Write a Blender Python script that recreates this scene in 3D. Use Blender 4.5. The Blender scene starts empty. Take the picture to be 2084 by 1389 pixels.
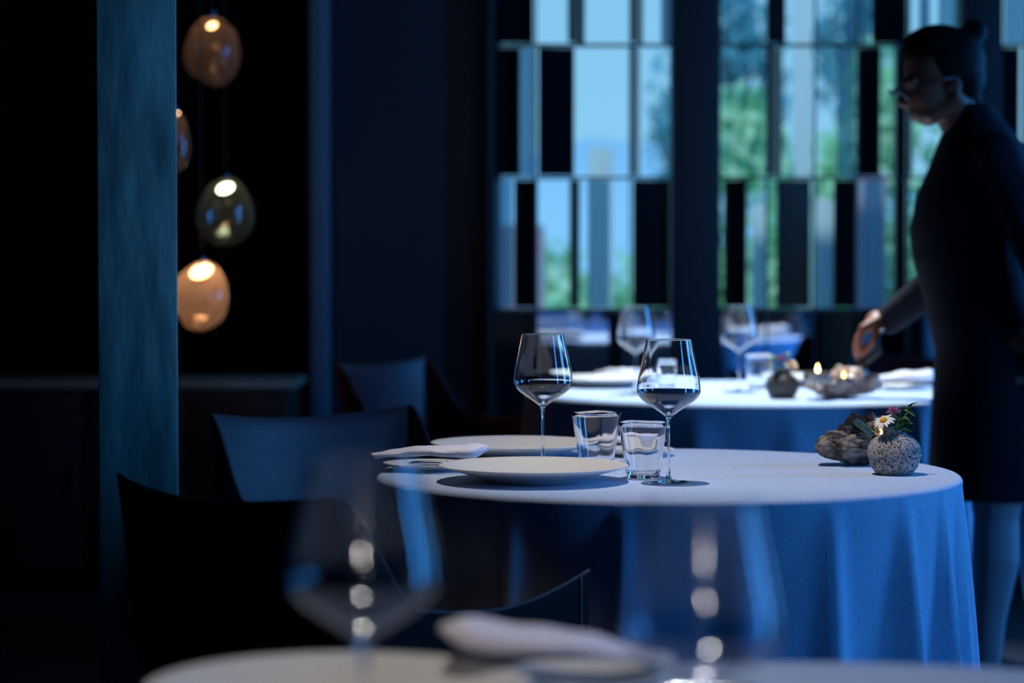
import bpy, bmesh, math, random
from mathutils import Vector, Matrix, Euler, noise
PI = math.pi
R = math.radians
rnd = random.Random(7)
C = bpy.context.scene
COL = C.collection

# ------------------------------------------------------------------ camera
CZ, F, TILT = 1.113, 4920.0, math.atan(179.5 / 4920.0)
cd = bpy.data.cameras.new('camera')
cam = bpy.data.objects.new('camera', cd)
COL.objects.link(cam)
C.camera = cam
cam.location = (0, 0, CZ)
cam.rotation_euler = (PI / 2 - TILT, 0, 0)
cd.sensor_width = 36.0
cd.lens = F / 2084.0 * 36.0
cd.clip_start = 0.05
cd.clip_end = 400
cd.dof.use_dof = True
cd.dof.focus_distance = 3.88
cd.dof.aperture_fstop = 3.05

# ------------------------------------------------------------------ view, world, lights
C.view_settings.view_transform = 'Standard'
C.view_settings.look = 'None'
C.view_settings.gamma = 1.0
C.view_settings.use_curve_mapping = False
C.view_settings.exposure = 0.0
C.cycles.use_denoising = True
C.cycles.max_bounces = 14
C.cycles.transmission_bounces = 12
C.cycles.transparent_max_bounces = 24
C.cycles.glossy_bounces = 8
C.cycles.diffuse_bounces = 4
C.cycles.caustics_refractive = True
C.cycles.caustics_reflective = False
C.cycles.sample_clamp_indirect = 40.0

world = bpy.data.worlds.new('sky')
C.world = world
world.use_nodes = True
nt = world.node_tree
nt.nodes.clear()
w_out = nt.nodes.new('ShaderNodeOutputWorld')
w_bg = nt.nodes.new('ShaderNodeBackground')
w_tc = nt.nodes.new('ShaderNodeTexCoord')
w_sep = nt.nodes.new('ShaderNodeSeparateXYZ')
w_rmp = nt.nodes.new('ShaderNodeValToRGB')
nt.links.new(w_tc.outputs['Generated'], w_sep.inputs[0])
nt.links.new(w_sep.outputs['Z'], w_rmp.inputs[0])
nt.links.new(w_rmp.outputs[0], w_bg.inputs[0])
nt.links.new(w_bg.outputs[0], w_out.inputs[0])
e = w_rmp.color_ramp.elements
e[0].position = 0.0; e[0].color = (0.36, 0.72, 0.98, 1)
e[1].position = 0.5; e[1].color = (0.12, 0.42, 0.85, 1)
w_bg.inputs[1].default_value = 1.0

def light(name, typ, loc, target, energy, color, **kw):
    d = bpy.data.lights.new(name, typ)
    d.energy = energy
    d.color = color
    for k, v in kw.items():
        setattr(d, k, v)
    o = bpy.data.objects.new(name, d)
    COL.objects.link(o)
    o.location = loc
    o.rotation_euler = (Vector(target) - Vector(loc)).to_track_quat('-Z', 'Y').to_euler()
    return o

BLUE = (0.03, 0.31, 1.0)
# daylight through the tall window in the right wall
light('window_daylight', 'AREA', (3.3, 2.15, 1.45), (0, 3.2, 1.1), 42, BLUE, shape='RECTANGLE', size=0.32, size_y=2.0)
light('window_daylight', 'AREA', (3.3, 4.25, 1.45), (0, 4.1, 1.1), 49, BLUE, shape='RECTANGLE', size=0.7, size_y=2.0)
light('window_daylight', 'AREA', (3.3, 6.60, 1.45), (0, 6.3, 1.0), 80, BLUE, shape='RECTANGLE', size=0.5, size_y=2.0)
# ceiling pin spots, one over each table
WARM = (1.0, 0.93, 0.90)
sun = light('garden_sun', 'SUN', (-6, -10, 14), (0, 6, 0), 1.6, (0.85, 1.0, 0.9), angle=R(2))
light('ceiling_spot', 'SPOT', (0.12, 3.86, 2.68), (0.36, 4.05, 0.75), 105, WARM, spot_size=R(48), spot_blend=0.9, shadow_soft_size=0.022)
light('ceiling_spot', 'SPOT', (0.55, 6.55, 2.68), (0.66, 6.36, 0.75), 360, (0.82, 0.93, 1.0), spot_size=R(42), spot_blend=0.5, shadow_soft_size=0.03)
light('ceiling_spot', 'SPOT', (-0.05, 1.9, 2.68), (0.0, 1.75, 0.75), 50, WARM, spot_size=R(46), spot_blend=0.8, shadow_soft_size=0.03)
# unseen narrow lamps added behind the camera for highlights in the nearest glasses
for lx, ly, lz, tx, ty, en in ((-0.04, -2.1, 1.96, -.0985, 1.60, 26), (-0.16, -2.0, 1.84, -.0985, 1.60, 16), (-0.10, -2.2, 1.62, -.0985, 1.60, 16),
                               (0.10, -2.1, 1.90, .1195, 1.515, 16), (0.20, -2.0, 1.74, .1195, 1.515, 16)):
    light('highlight_lamp', 'SPOT', (lx, ly, lz), (tx, ty, 0.91), en, WARM, spot_size=R(3.6), spot_blend=0.3, shadow_soft_size=0.06)

# ------------------------------------------------------------------ helpers
def at(px, py, Y):
    """point at world distance Y seen at a pixel of the photograph"""
    x = (px - 1042.0) / F
    y = -(py - 694.5) / F
    d = Vector((x, math.cos(TILT) + y * math.sin(TILT), -math.sin(TILT) + y * math.cos(TILT)))
    return Vector((0, 0, CZ)) + d * (Y / d.y)

def tag(o, label=None, cat=None, group=None, kind=None):
    if label: o['label'] = label
    if cat: o['category'] = cat
    if group: o['group'] = group
    if kind: o['kind'] = kind
    return o

def empty(name, loc=(0, 0, 0), rz=0.0):
    o = bpy.data.objects.new(name, None)
    COL.objects.link(o)
    o.location = loc
    o.rotation_euler = (0, 0, rz)
    o.empty_display_size = 0.1
    return o

def obj(name, vf, m, parent=None, smooth=True, loc=None, rot=None):
    me = bpy.data.meshes.new(name)
    me.from_pydata([tuple(v) for v in vf[0]], [], vf[1])
    bm = bmesh.new(); bm.from_mesh(me)
    bmesh.ops.recalc_face_normals(bm, faces=bm.faces)
    bm.to_mesh(me); bm.free()
    if smooth:
        for p in me.polygons: p.use_smooth = True
        if smooth == 'auto':
            me.set_sharp_from_angle(angle=R(21))
    o = bpy.data.objects.new(name, me)
    COL.objects.link(o)
    if m: me.materials.append(m)
    if parent: o.parent = parent
    if loc is not None: o.location = loc
    if rot is not None: o.rotation_euler = rot
    return o

def copy_tree(o, parent=None):
    c = o.copy()
    COL.objects.link(c)
    c.parent = parent
    for ch in list(o.children):
        copy_tree(ch, c)
    return c

def join(*parts):
    V, Fc = [], []
    for v, f in parts:
        n = len(V)
        V += [tuple(a) for a in v]
        Fc += [tuple(i + n for i in q) for q in f]
    return V, Fc

def xf(vf, M):
    return [M @ Vector(v) for v in vf[0]], vf[1]

def T(x, y, z): return Matrix.Translation((x, y, z))
def RZ(a): return Matrix.Rotation(a, 4, 'Z')
def RX(a): return Matrix.Rotation(a, 4, 'X')
def RY(a): return Matrix.Rotation(a, 4, 'Y')

def box(x0, x1, y0, y1, z0, z1, bev=0.0):
    if bev <= 0:
        v = [(x, y, z) for x in (x0, x1) for y in (y0, y1) for z in (z0, z1)]
        return v, [(0, 1, 3, 2), (4, 6, 7, 5), (0, 4, 5, 1), (2, 3, 7, 6), (0, 2, 6, 4), (1, 5, 7, 3)]
    bm = bmesh.new()
    bmesh.ops.create_cube(bm, size=1)
    for q in bm.verts:
        q.co = Vector(((x0 + x1) / 2 + q.co.x * (x1 - x0), (y0 + y1) / 2 + q.co.y * (y1 - y0), (z0 + z1) / 2 + q.co.z * (z1 - z0)))
    bmesh.ops.bevel(bm, geom=bm.edges[:], offset=bev, segments=2, profile=0.6, affect='EDGES')
    bm.verts.ensure_lookup_table()
    r = ([tuple(v.co) for v in bm.verts], [tuple(v.index for v in f.verts) for f in bm.faces])
    bm.verts.index_update()
    r = ([tuple(v.co) for v in bm.verts], [tuple(v.index for v in f.verts) for f in bm.faces])
    bm.free()
    return r

def lathe(prof, n=64, wob=None):
    """revolve (r, z) points about Z; r = 0 ends are closed; wob(theta, i) scales the radius"""
    V, Fc, rows = [], [], []
    for i, (r, z) in enumerate(prof):
        if r <= 1e-7:
            rows.append([len(V)] * n); V.append((0, 0, z))
        else:
            row = []
            for k in range(n):
                a = 2 * PI * k / n
                s, dz = wob(a, i) if wob else (1.0, 0.0)
                row.append(len(V)); V.append((r * s * math.cos(a), r * s * math.sin(a), z + dz))
            rows.append(row)
    for i in range(len(rows) - 1):
        A, B = rows[i], rows[i + 1]
        for k in range(n):
            j = (k + 1) % n
            q = [A[k], A[j], B[j], B[k]]
            q2 = []
            for t in q:
                if t not in q2: q2.append(t)
            if len(q2) >= 3: Fc.append(tuple(q2))
    return V, Fc

def smooth_prof(pts, n=6):
    """Catmull-Rom through (r, z) points"""
    out = []
    P = [pts[0]] + list(pts) + [pts[-1]]
    for i in range(1, len(P) - 2):
        p0, p1, p2, p3 = P[i - 1], P[i], P[i + 1], P[i + 2]
        for k in range(n):
            t = k / n
            out.append(tuple(0.5 * ((2 * p1[c]) + (-p0[c] + p2[c]) * t + (2 * p0[c] - 5 * p1[c] + 4 * p2[c] - p3[c]) * t * t + (-p0[c] + 3 * p1[c] - 3 * p2[c] + p3[c]) * t ** 3) for c in range(len(p1))))
    out.append(tuple(pts[-1]))
    return out

def tube(pts, rad, n=10, cap=True):
    pts = [Vector(p) for p in pts]
    if not hasattr(rad, '__len__'): rad = [rad] * len(pts)
    V, Fc = [], []
    up = Vector((0, 0, 1))
    prev = None
    for i, p in enumerate(pts):
        a = pts[max(i - 1, 0)]; b = pts[min(i + 1, len(pts) - 1)]
        d = (b - a).normalized()
        if prev is None:
            x = d.cross(up)
            if x.length < 1e-3: x = d.cross(Vector((1, 0, 0)))
        else:
            x = prev - d * prev.dot(d)
        x.normalize(); prev = x
        y = d.cross(x)
        for k in range(n):
            t = 2 * PI * k / n
            V.append(p + (x * math.cos(t) + y * math.sin(t)) * rad[i])
    for i in range(len(pts) - 1):
        for k in range(n):
            j = (k + 1) % n
            Fc.append((i * n + k, i * n + j, (i + 1) * n + j, (i + 1) * n + k))
    if cap:
        Fc.append(tuple(range(n)))
        Fc.append(tuple((len(pts) - 1) * n + k for k in range(n)))
    return V, Fc

def ball(c, r, n=16, m=10):
    if not hasattr(r, '__len__'): r = (r, r, r)
    pr = [(math.sin(PI * i / m), -math.cos(PI * i / m)) for i in range(m + 1)]
    pr[0] = (0, -1); pr[-1] = (0, 1)
    v, f = lathe(pr, n)
    return [(c[0] + a * r[0], c[1] + b * r[1], c[2] + q * r[2]) for a, b, q in v], f

def capsule(p0, r0, p1, r1):
    return join(tube([p0, p1], [r0, r1], 14), ball(p0, r0), ball(p1, r1))

def loft(rings):
    """rings: equal length lists of points, closed, capped"""
    n = len(rings[0]); V = []; Fc = []
    for r in rings: V += [tuple(p) for p in r]
    for i in range(len(rings) - 1):
        for k in range(n):
            j = (k + 1) % n
            Fc.append((i * n + k, i * n + j, (i + 1) * n + j, (i + 1) * n + k))
    Fc.append(tuple(range(n)))
    Fc.append(tuple((len(rings) - 1) * n + k for k in range(n)))
    return V, Fc

def ering(cx, cy, z, a, b, n=28, tilt=0.0, p=2.0):
    out = []
    for k in range(n):
        t = 2 * PI * k / n
        c, s = math.cos(t), math.sin(t)
        x = a * math.copysign(abs(c) ** (2 / p), c); y = b * math.copysign(abs(s) ** (2 / p), s)
        out.append((cx + x, cy + y, z + x * tilt))
    return out

def remeshed(name, vf, m, parent=None, voxel=0.008, smooth_it=3):
    """fuse overlapping shapes into one continuous skin"""
    me = bpy.data.meshes.new(name + '_raw'); me.from_pydata([tuple(v) for v in vf[0]], [], vf[1])
    bm = bmesh.new(); bm.from_mesh(me); bmesh.ops.recalc_face_normals(bm, faces=bm.faces); bm.to_mesh(me); bm.free()
    t = bpy.data.objects.new(name + '_raw', me); COL.objects.link(t)
    md = t.modifiers.new('r', 'REMESH'); md.mode = 'VOXEL'; md.voxel_size = voxel; md.use_smooth_shade = True
    sm = t.modifiers.new('s', 'SMOOTH'); sm.iterations = smooth_it; sm.factor = 0.5
    dg = bpy.context.evaluated_depsgraph_get(); dg.update()
    out = bpy.data.meshes.new_from_object(t.evaluated_get(dg))
    bpy.data.objects.remove(t); bpy.data.meshes.remove(me)
    out.name = name
    for p in out.polygons: p.use_smooth = True
    o = bpy.data.objects.new(name, out); COL.objects.link(o)
    out.materials.clear(); out.materials.append(m)
    if parent: o.parent = parent
    return o

# ------------------------------------------------------------------ materials
def mat(name, col, rough=0.6, metal=0.0, spec=0.5, nz=None, bump=None, **kw):
    """nz = (scale, second colour, contrast lo, hi, stretch); bump = (scale, strength, distance, stretch)"""
    m = bpy.data.materials.new(name); m.use_nodes = True
    t = m.node_tree; b = t.nodes['Principled BSDF']
    b.inputs['Base Color'].default_value = (*col, 1)
    b.inputs['Roughness'].default_value = rough
    b.inputs['Metallic'].default_value = metal
    b.inputs['Specular IOR Level'].default_value = spec
    for k, v in kw.items():
        b.inputs[k.replace('_', ' ')].default_value = v
    tc = t.nodes.new('ShaderNodeTexCoord')
    def mapped(st):
        mp = t.nodes.new('ShaderNodeMapping'); mp.inputs['Scale'].default_value = st
        t.links.new(tc.outputs['Object'], mp.inputs[0]); return mp.outputs[0]
    if nz:
        sc, c2, lo, hi = nz[:4]; st = nz[4] if len(nz) > 4 else (1, 1, 1)
        n = t.nodes.new('ShaderNodeTexNoise'); n.inputs['Scale'].default_value = sc; n.inputs['Detail'].default_value = 6
        t.links.new(mapped(st), n.inputs[0])
        r = t.nodes.new('ShaderNodeValToRGB'); r.color_ramp.elements[0].position = lo; r.color_ramp.elements[1].position = hi
        r.color_ramp.elements[0].color = (*col, 1); r.color_ramp.elements[1].color = (*c2, 1)
        t.links.new(n.outputs[0], r.inputs[0]); t.links.new(r.outputs[0], b.inputs['Base Color'])
    if bump:
        sc, s, d = bump[:3]; st = bump[3] if len(bump) > 3 else (1, 1, 1)
        n = t.nodes.new('ShaderNodeTexNoise'); n.inputs['Scale'].default_value = sc; n.inputs['Detail'].default_value = 5
        t.links.new(mapped(st), n.inputs[0])
        bp = t.nodes.new('ShaderNodeBump'); bp.inputs['Strength'].default_value = s; bp.inputs['Distance'].default_value = d
        t.links.new(n.outputs[0], bp.inputs['Height']); t.links.new(bp.outputs[0], b.inputs['Normal'])
    return m

def glass(name, col=(1, 1, 1), ior=1.5, rough=0.0):
    m = bpy.data.materials.new(name); m.use_nodes = True
    t = m.node_tree; t.nodes.clear()
    o = t.nodes.new('ShaderNodeOutputMaterial'); g = t.nodes.new('ShaderNodeBsdfGlass')
    g.inputs['Color'].default_value = (*col, 1); g.inputs['IOR'].default_value = ior; g.inputs['Roughness'].default_value = rough
    t.links.new(g.outputs[0], o.inputs[0])
    return m

def thin_glass(name, tint=(0.97, 0.98, 0.99), edge=(0.45, 0.5, 0.55), boost=1.0, frost=None, rough=0.0):
    """thin blown wall: straight-through light plus Fresnel reflection, darker where the wall is seen edge-on"""
    m = bpy.data.materials.new(name); m.use_nodes = True
    t = m.node_tree; t.nodes.clear()
    o = t.nodes.new('ShaderNodeOutputMaterial')
    tr = t.nodes.new('ShaderNodeBsdfTransparent'); gl = t.nodes.new('ShaderNodeBsdfGlossy'); gl.inputs['Roughness'].default_value = rough
    lw = t.nodes.new('ShaderNodeLayerWeight'); lw.inputs[0].default_value = 0.30
    rp = t.nodes.new('ShaderNodeValToRGB')
    rp.color_ramp.elements[0].position = 0.25; rp.color_ramp.elements[0].color = (*tint, 1)
    rp.color_ramp.elements[1].position = 0.95; rp.color_ramp.elements[1].color = (*edge, 1)
    t.links.new(lw.outputs['Facing'], rp.inputs[0]); t.links.new(rp.outputs[0], tr.inputs[0])
    l2 = t.nodes.new('ShaderNodeLayerWeight'); l2.inputs[0].default_value = 0.5
    pw = t.nodes.new('ShaderNodeMath'); pw.operation = 'POWER'; pw.inputs[1].default_value = 5.0
    t.links.new(l2.outputs['Facing'], pw.inputs[0])
    mu = t.nodes.new('ShaderNodeMath'); mu.operation = 'MULTIPLY_ADD'; mu.inputs[1].default_value = 0.9; mu.inputs[2].default_value = 0.045 * boost; mu.use_clamp = True
    t.links.new(pw.outputs[0], mu.inputs[0])
    mx = t.nodes.new('ShaderNodeMixShader')
    t.links.new(mu.outputs[0], mx.inputs[0]); t.links.new(tr.outputs[0], mx.inputs[1]); t.links.new(gl.outputs[0], mx.inputs[2])
    last = mx.outputs[0]
    if frost:
        fac, fcol = frost
        a = t.nodes.new('ShaderNodeBsdfTranslucent'); a.inputs[0].default_value = (*fcol, 1)
        d = t.nodes.new('ShaderNodeBsdfDiffuse'); d.inputs[0].default_value = (*fcol, 1)
        ad = t.nodes.new('ShaderNodeMixShader'); ad.inputs[0].default_value = 0.35
        t.links.new(a.outputs[0], ad.inputs[1]); t.links.new(d.outputs[0], ad.inputs[2])
        mf = t.nodes.new('ShaderNodeMixShader'); mf.inputs[0].default_value = fac
        t.links.new(last, mf.inputs[1]); t.links.new(ad.outputs[0], mf.inputs[2]); last = mf.outputs[0]
    t.links.new(last, o.inputs[0])
    return m

def emit(name, col, s):
    m = bpy.data.materials.new(name); m.use_nodes = True
    t = m.node_tree; t.nodes.clear()
    o = t.nodes.new('ShaderNodeOutputMaterial'); g = t.nodes.new('ShaderNodeEmission')
    g.inputs[0].default_value = (*col, 1); g.inputs[1].default_value = s
    t.links.new(g.outputs[0], o.inputs[0]); return m

def cloth_mat(name, col, scale=900.0, strength=0.35):
    m = mat(name, col, 0.9, spec=0.15, Sheen_Weight=0.15)
    t = m.node_tree; b = t.nodes['Principled BSDF']
    tc = t.nodes.new('ShaderNodeTexCoord')
    outs = []
    for st in ((1, 1, 0.08), (0.12, 0.12, 1)):
        mp = t.nodes.new('ShaderNodeMapping'); mp.inputs['Scale'].default_value = st
        n = t.nodes.new('ShaderNodeTexNoise'); n.inputs['Scale'].default_value = scale; n.inputs['Detail'].default_value = 2
        t.links.new(tc.outputs['Object'], mp.inputs[0]); t.links.new(mp.outputs[0], n.inputs[0]); outs.append(n.outputs[0])
    ad = t.nodes.new('ShaderNodeMath'); ad.operation = 'ADD'
    t.links.new(outs[0], ad.inputs[0]); t.links.new(outs[1], ad.inputs[1])
    bp = t.nodes.new('ShaderNodeBump'); bp.inputs['Strength'].default_value = strength; bp.inputs['Distance'].default_value = 0.0006
    t.links.new(ad.outputs[0], bp.inputs['Height']); t.links.new(bp.outputs[0], b.inputs['Normal'])
    rp = t.nodes.new('ShaderNodeValToRGB')
    rp.color_ramp.elements[0].position = 0.7; rp.color_ramp.elements[1].position = 1.3 / 1.3
    rp.color_ramp.elements[0].color = (*[c * 0.78 for c in col], 1); rp.color_ramp.elements[1].color = (*[min(1, c * 1.12) for c in col], 1)
    t.links.new(ad.outputs[0], rp.inputs[0]); t.links.new(rp.outputs[0], b.inputs['Base Color'])
    return m

M = {}
M['linen'] = cloth_mat('table_linen', (0.46, 0.56, 0.74))
M['napkin'] = cloth_mat('napkin_cotton', (0.74, 0.70, 0.74), 1400, 0.5)
M['plate'] = mat('matte_porcelain', (0.76, 0.74, 0.70), 0.38, nz=(900, (0.60, 0.58, 0.55), 0.55, 0.75))
M['glass'] = glass('crystal', (1, 1, 1), 1.5)
M['bowl'] = glass('crystal_wall', (1, 1, 1), 1.5)
M['bowl_soft'] = thin_glass('crystal_wall_soft', rough=0.05, boost=1.5)
M['steel'] = mat('polished_steel', (0.75, 0.76, 0.78), 0.12, 1.0)
M['dark_steel'] = mat('dark_steel', (0.10, 0.11, 0.14), 0.3, 1.0)
M['leather'] = mat('oxblood_leather', (0.160, 0.026, 0.034), 0.40, spec=0.35, nz=(14, (0.045, 0.018, 0.026), 0.4, 0.7, (1, 1, 3)), bump=(60, 0.25, 0.002, (1, 1, 4)))
M['leather_dark'] = mat('black_brown_leather', (0.012, 0.006, 0.006), 0.75, spec=0.12, bump=(160, 0.2, 0.001))
M['thread'] = mat('stitching', (0.12, 0.08, 0.07), 0.7)
M['plaster'] = mat('combed_plaster', (0.30, 0.58, 0.50), 0.75, nz=(7, (0.10, 0.22, 0.20), 0.38, 0.7, (3, 3, 0.6)), bump=(9, 0.45, 0.010, (2.2, 2.2, 0.6)))
M['wall'] = mat('charcoal_wall', (0.022, 0.024, 0.030), 0.85, nz=(3, (0.028, 0.030, 0.036), 0.4, 0.7))
M['panel'] = mat('dark_wall_panel', (0.022, 0.028, 0.038), 0.55, nz=(2, (0.030, 0.036, 0.048), 0.4, 0.7, (1, 1, .3)))
M['trim'] = mat('blue_grey_trim', (0.14, 0.18, 0.22), 0.6)
M['floor'] = mat('dark_floor', (0.020, 0.022, 0.028), 0.45, nz=(6, (0.028, 0.03, 0.036), 0.4, 0.7, (1, 8, 1)))
M['ceiling'] = mat('dark_ceiling', (0.015, 0.016, 0.02), 0.9)
M['frame'] = mat('blued_steel_frame', (0.05, 0.09, 0.12), 0.45, 0.3)
M['mirror'] = mat('smoked_mirror', (0.55, 0.62, 0.72), 0.03, 1.0)
M['smoke'] = mat('black_mirror', (0.006, 0.010, 0.014), 0.12, 0.0, 0.2)
M['etched'] = thin_glass('etched_pane', (0.62, 0.80, 0.90), (0.3, 0.4, 0.5), 1.0, (0.35, (0.80, 0.84, 0.85)))
M['pane'] = thin_glass('window_pane', (0.9, 0.97, 1.0), (0.5, 0.6, 0.7))
M['wood'] = mat('black_oak', (0.018, 0.015, 0.013), 0.5, nz=(4, (0.03, 0.024, 0.02), 0.4, 0.7, (1, 1, 12)))
M['lit_wood'] = mat('lit_black_oak', (0.45, 0.34, 0.24), 0.5, nz=(4, (0.30, 0.22, 0.16), 0.4, 0.7, (1, 12, 1)))  # dark wood lightened: pendant light on the sideboard top is put into the colour
M['skin'] = mat('skin', (0.26, 0.095, 0.055), 0.5, Subsurface_Weight=0.0)
M['tongs'] = mat('black_tongs', (0.012, 0.012, 0.016), 0.35, 0.0, 0.5)
M['stocking'] = mat('stocking', (0.36, 0.32, 0.36), 0.5)
M['dress'] = mat('midnight_dress', (0.010, 0.012, 0.022), 0.85, spec=0.2, bump=(500, 0.2, 0.0005))
M['hair'] = mat('dark_hair', (0.008, 0.006, 0.006), 0.6, spec=0.15, bump=(40, 0.5, 0.003, (1, 1, 6)))
M['shoe'] = mat('black_shoe', (0.010, 0.010, 0.012), 0.15)
M['lens'] = thin_glass('spectacle_lens', (0.6, 0.75, 0.9), (0.3, 0.4, 0.6), 3.0)
M['leaf'] = mat('leaf_green', (0.055, 0.16, 0.04), 0.5, nz=(60, (0.10, 0.24, 0.05), 0.4, 0.7))
M['leaf_pale'] = mat('leaf_pale', (0.30, 0.42, 0.10), 0.5)
M['stem'] = mat('stem_green', (0.07, 0.16, 0.05), 0.55)
M['petal'] = mat('white_petal', (0.85, 0.84, 0.80), 0.6)
M['yolk'] = mat('daisy_centre', (0.80, 0.40, 0.02), 0.75, bump=(900, 0.6, 0.001))
M['mauve'] = mat('mauve_floret', (0.52, 0.17, 0.38), 0.6)
M['wax'] = mat('candle_wax', (0.75, 0.72, 0.66), 0.5)
M['flame'] = emit('flame', (1.0, 0.55, 0.16), 22.0)
M['led'] = emit('pendant_led', (1.0, 0.66, 0.36), 16.0)
M['led_pale'] = emit('pendant_led_pale', (1.0, 0.90, 0.55), 14.0)
M['cord'] = mat('black_cord', (0.02, 0.02, 0.022), 0.7)
M['amber'] = thin_glass('amber_blown_glass', (0.70, 0.50, 0.36), (0.40, 0.25, 0.15), 1.3, (0.16, (0.80, 0.55, 0.42)))
M['clear_blown'] = thin_glass('smoked_blown_glass', (0.55, 0.66, 0.66), (0.25, 0.35, 0.36), 2.0, (0.05, (0.5, 0.5, 0.4)))

def stone_mat():
    m = mat('pitted_stoneware', (0.42, 0.40, 0.38), 0.8)
    t = m.node_tree; b = t.nodes['Principled BSDF']; tc = t.nodes.new('ShaderNodeTexCoord')
    hs = []
    for sc, lo, hi in ((230, 0.24, 0.50), (460, 0.22, 0.52)):
        n0 = t.nodes.new('ShaderNodeTexNoise'); n0.inputs['Scale'].default_value = sc * 0.7
        mx = t.nodes.new('ShaderNodeMixRGB'); mx.inputs[0].default_value = 0.012
        t.links.new(tc.outputs['Object'], n0.inputs[0]); t.links.new(tc.outputs['Object'], mx.inputs[1]); t.links.new(n0.outputs[1], mx.inputs[2])
        v = t.nodes.new('ShaderNodeTexVoronoi'); v.inputs['Scale'].default_value = sc; v.inputs['Randomness'].default_value = 1
        t.links.new(mx.outputs[0], v.inputs[0])
        r = t.nodes.new('ShaderNodeMapRange'); r.inputs[1].default_value = lo; r.inputs[2].default_value = hi
        t.links.new(v.outputs['Distance'], r.inputs[0]); hs.append(r.outputs[0])
    mm = t.nodes.new('ShaderNodeMath'); mm.operation = 'MULTIPLY'
    t.links.new(hs[0], mm.inputs[0]); t.links.new(hs[1], mm.inputs[1])
    rp = t.nodes.new('ShaderNodeValToRGB')
    rp.color_ramp.elements[0].color = (0.035, 0.03, 0.028, 1); rp.color_ramp.elements[1].color = (0.58, 0.54, 0.52, 1)
    rp.color_ramp.elements[0].position = 0.12; rp.color_ramp.elements[1].position = 0.80
    t.links.new(mm.outputs[0], rp.inputs[0]); t.links.new(rp.outputs[0], b.inputs['Base Color'])
    bp = t.nodes.new('ShaderNodeBump'); bp.inputs['Strength'].default_value = 0.8; bp.inputs['Distance'].default_value = 0.0015
    t.links.new(mm.outputs[0], bp.inputs['Height']); t.links.new(bp.outputs[0], b.inputs['Normal'])
    return m
M['stone'] = stone_mat()
M['stone_shaded'] = mat('shaded_stoneware', (0.11, 0.10, 0.10), 0.8, nz=(300, (0.06, 0.055, 0.055), 0.45, 0.55), bump=(300, .5, .001))  # stoneware darkened: the backlit vase's shaded front is put into the colour
M['rock'] = mat('quartz_matrix', (0.30, 0.25, 0.21), 0.55, nz=(45, (0.05, 0.042, 0.04), 0.42, 0.62), bump=(110, 1.0, 0.008))
M['crystal'] = mat('smoky_crystal', (0.035, 0.03, 0.032), 0.08, spec=0.8)
M['rose_rock'] = mat('rose_quartz_rock', (0.50, 0.38, 0.33), 0.35, nz=(30, (0.25, 0.19, 0.17), 0.42, 0.62), bump=(90, 0.9, 0.003))
M['teal_reflection'] = mat('teal_reflection_face', (0.05, 0.16, 0.13), 0.25, spec=0.8, nz=(220, (0.03, 0.09, 0.075), 0.5, 0.56))  # teal reflection on a crystal face, put into the colour

# ------------------------------------------------------------------ room shell
WB = 8.4                       # plane of the mirrored screen
def struct(name, vf, m, label=None, smooth=False):
    o = obj(name, vf, m, None, smooth); o['kind'] = 'structure'
    if label: o['label'] = label
    return o
struct('floor', box(-3.2, 3.12, -2.6, 9.9, -0.1, 0), M['floor'])
struct('ceiling', box(-3.2, 3.12, -2.6, 9.9, 2.9, 3.0), M['ceiling'])
struct('wall_left', box(-3.2, -3.0, -2.6, 9.9, 0, 2.9), M['wall'])
struct('wall_front', box(-3.0, 3.0, -2.6, -2.4, 0, 2.9), M['wall'])
# right wall with two tall window openings
def wr(y0, y1, z0, z1): return box(3.0, 3.12, y0, y1, z0, z1)
struct('wall_right', join(wr(-2.6, 1.93, 0, 2.9), wr(2.38, 3.90, 0, 2.9), wr(4.60, 6.35, 0, 2.9), wr(6.85, 9.9, 0, 2.9), wr(1.93, 2.38, 0, 0.42), wr(1.93, 2.38, 2.5, 2.9),
                          wr(3.9, 4.6, 0, 0.42), wr(3.9, 4.6, 2.5, 2.9), wr(6.35, 6.85, 0, 0.42), wr(6.35, 6.85, 2.5, 2.9)), M['wall'])
for i, (y0, y1) in enumerate(((1.93, 2.38), (3.90, 4.60), (6.35, 6.85))):
    w = empty('window_%d' % (i + 2), (3.05, (y0 + y1) / 2, 0.42)); w['kind'] = 'structure'
    h = (y1 - y0) / 2
    obj('window_frame', join(box(-.03, .03, -h, -h + .03, 0, 2.08), box(-.03, .03, h - .03, h, 0, 2.08), box(-.03, .03, -h, h, 0, .03), box(-.03, .03, -h, h, 2.05, 2.08)), M['frame'], w, False)
# back: niche on the left, plain panelled wall, then the screen in front of the garden window
struct('wall_niche', join(box(-3.0, -0.60, 9.7, 9.9, 0, 2.9), box(-0.66, -0.56, 8.5, 9.7, 0, 2.9)), M['wall'])
struct('wall_back', box(-0.62, -0.075, 8.38, 8.5, 0, 2.9), M['panel'])
struct('trim_1', box(-0.690, -0.628, 8.25, 8.5, 0, 2.9, 0.012), M['trim'], smooth='auto')
struct('trim_2', box(-0.085, -0.058, 8.30, 8.5, 0, 2.9), M['panel'])
struct('wall_garden', join(box(-0.2, 3.0, 8.98, 9.08, 0, 0.86), box(-0.2, 3.0, 8.98, 9.08, 2.6, 2.9), box(-0.2, -0.08, 8.5, 9.0, 0, 2.9)), M['wall'])
win = empty('window_1', (1.46, 9.0, 0.86)); win['kind'] = 'structure'
fr = []
for x in (-1.52, -0.84, -0.02, 0.72, 1.50):
    fr.append(box(x - .02, x + .02, -.03, .03, 0, 1.74))
fr += [box(-1.54, 1.54, -.03, .03, 0, .04), box(-1.54, 1.54, -.03, .03, 1.70, 1.74)]
obj('window_frame', join(*fr), M['frame'], win, False)
obj('pane', box(-1.52, 1.52, -.004, .004, .03, 1.71), M['pane'], win, False)

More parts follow.
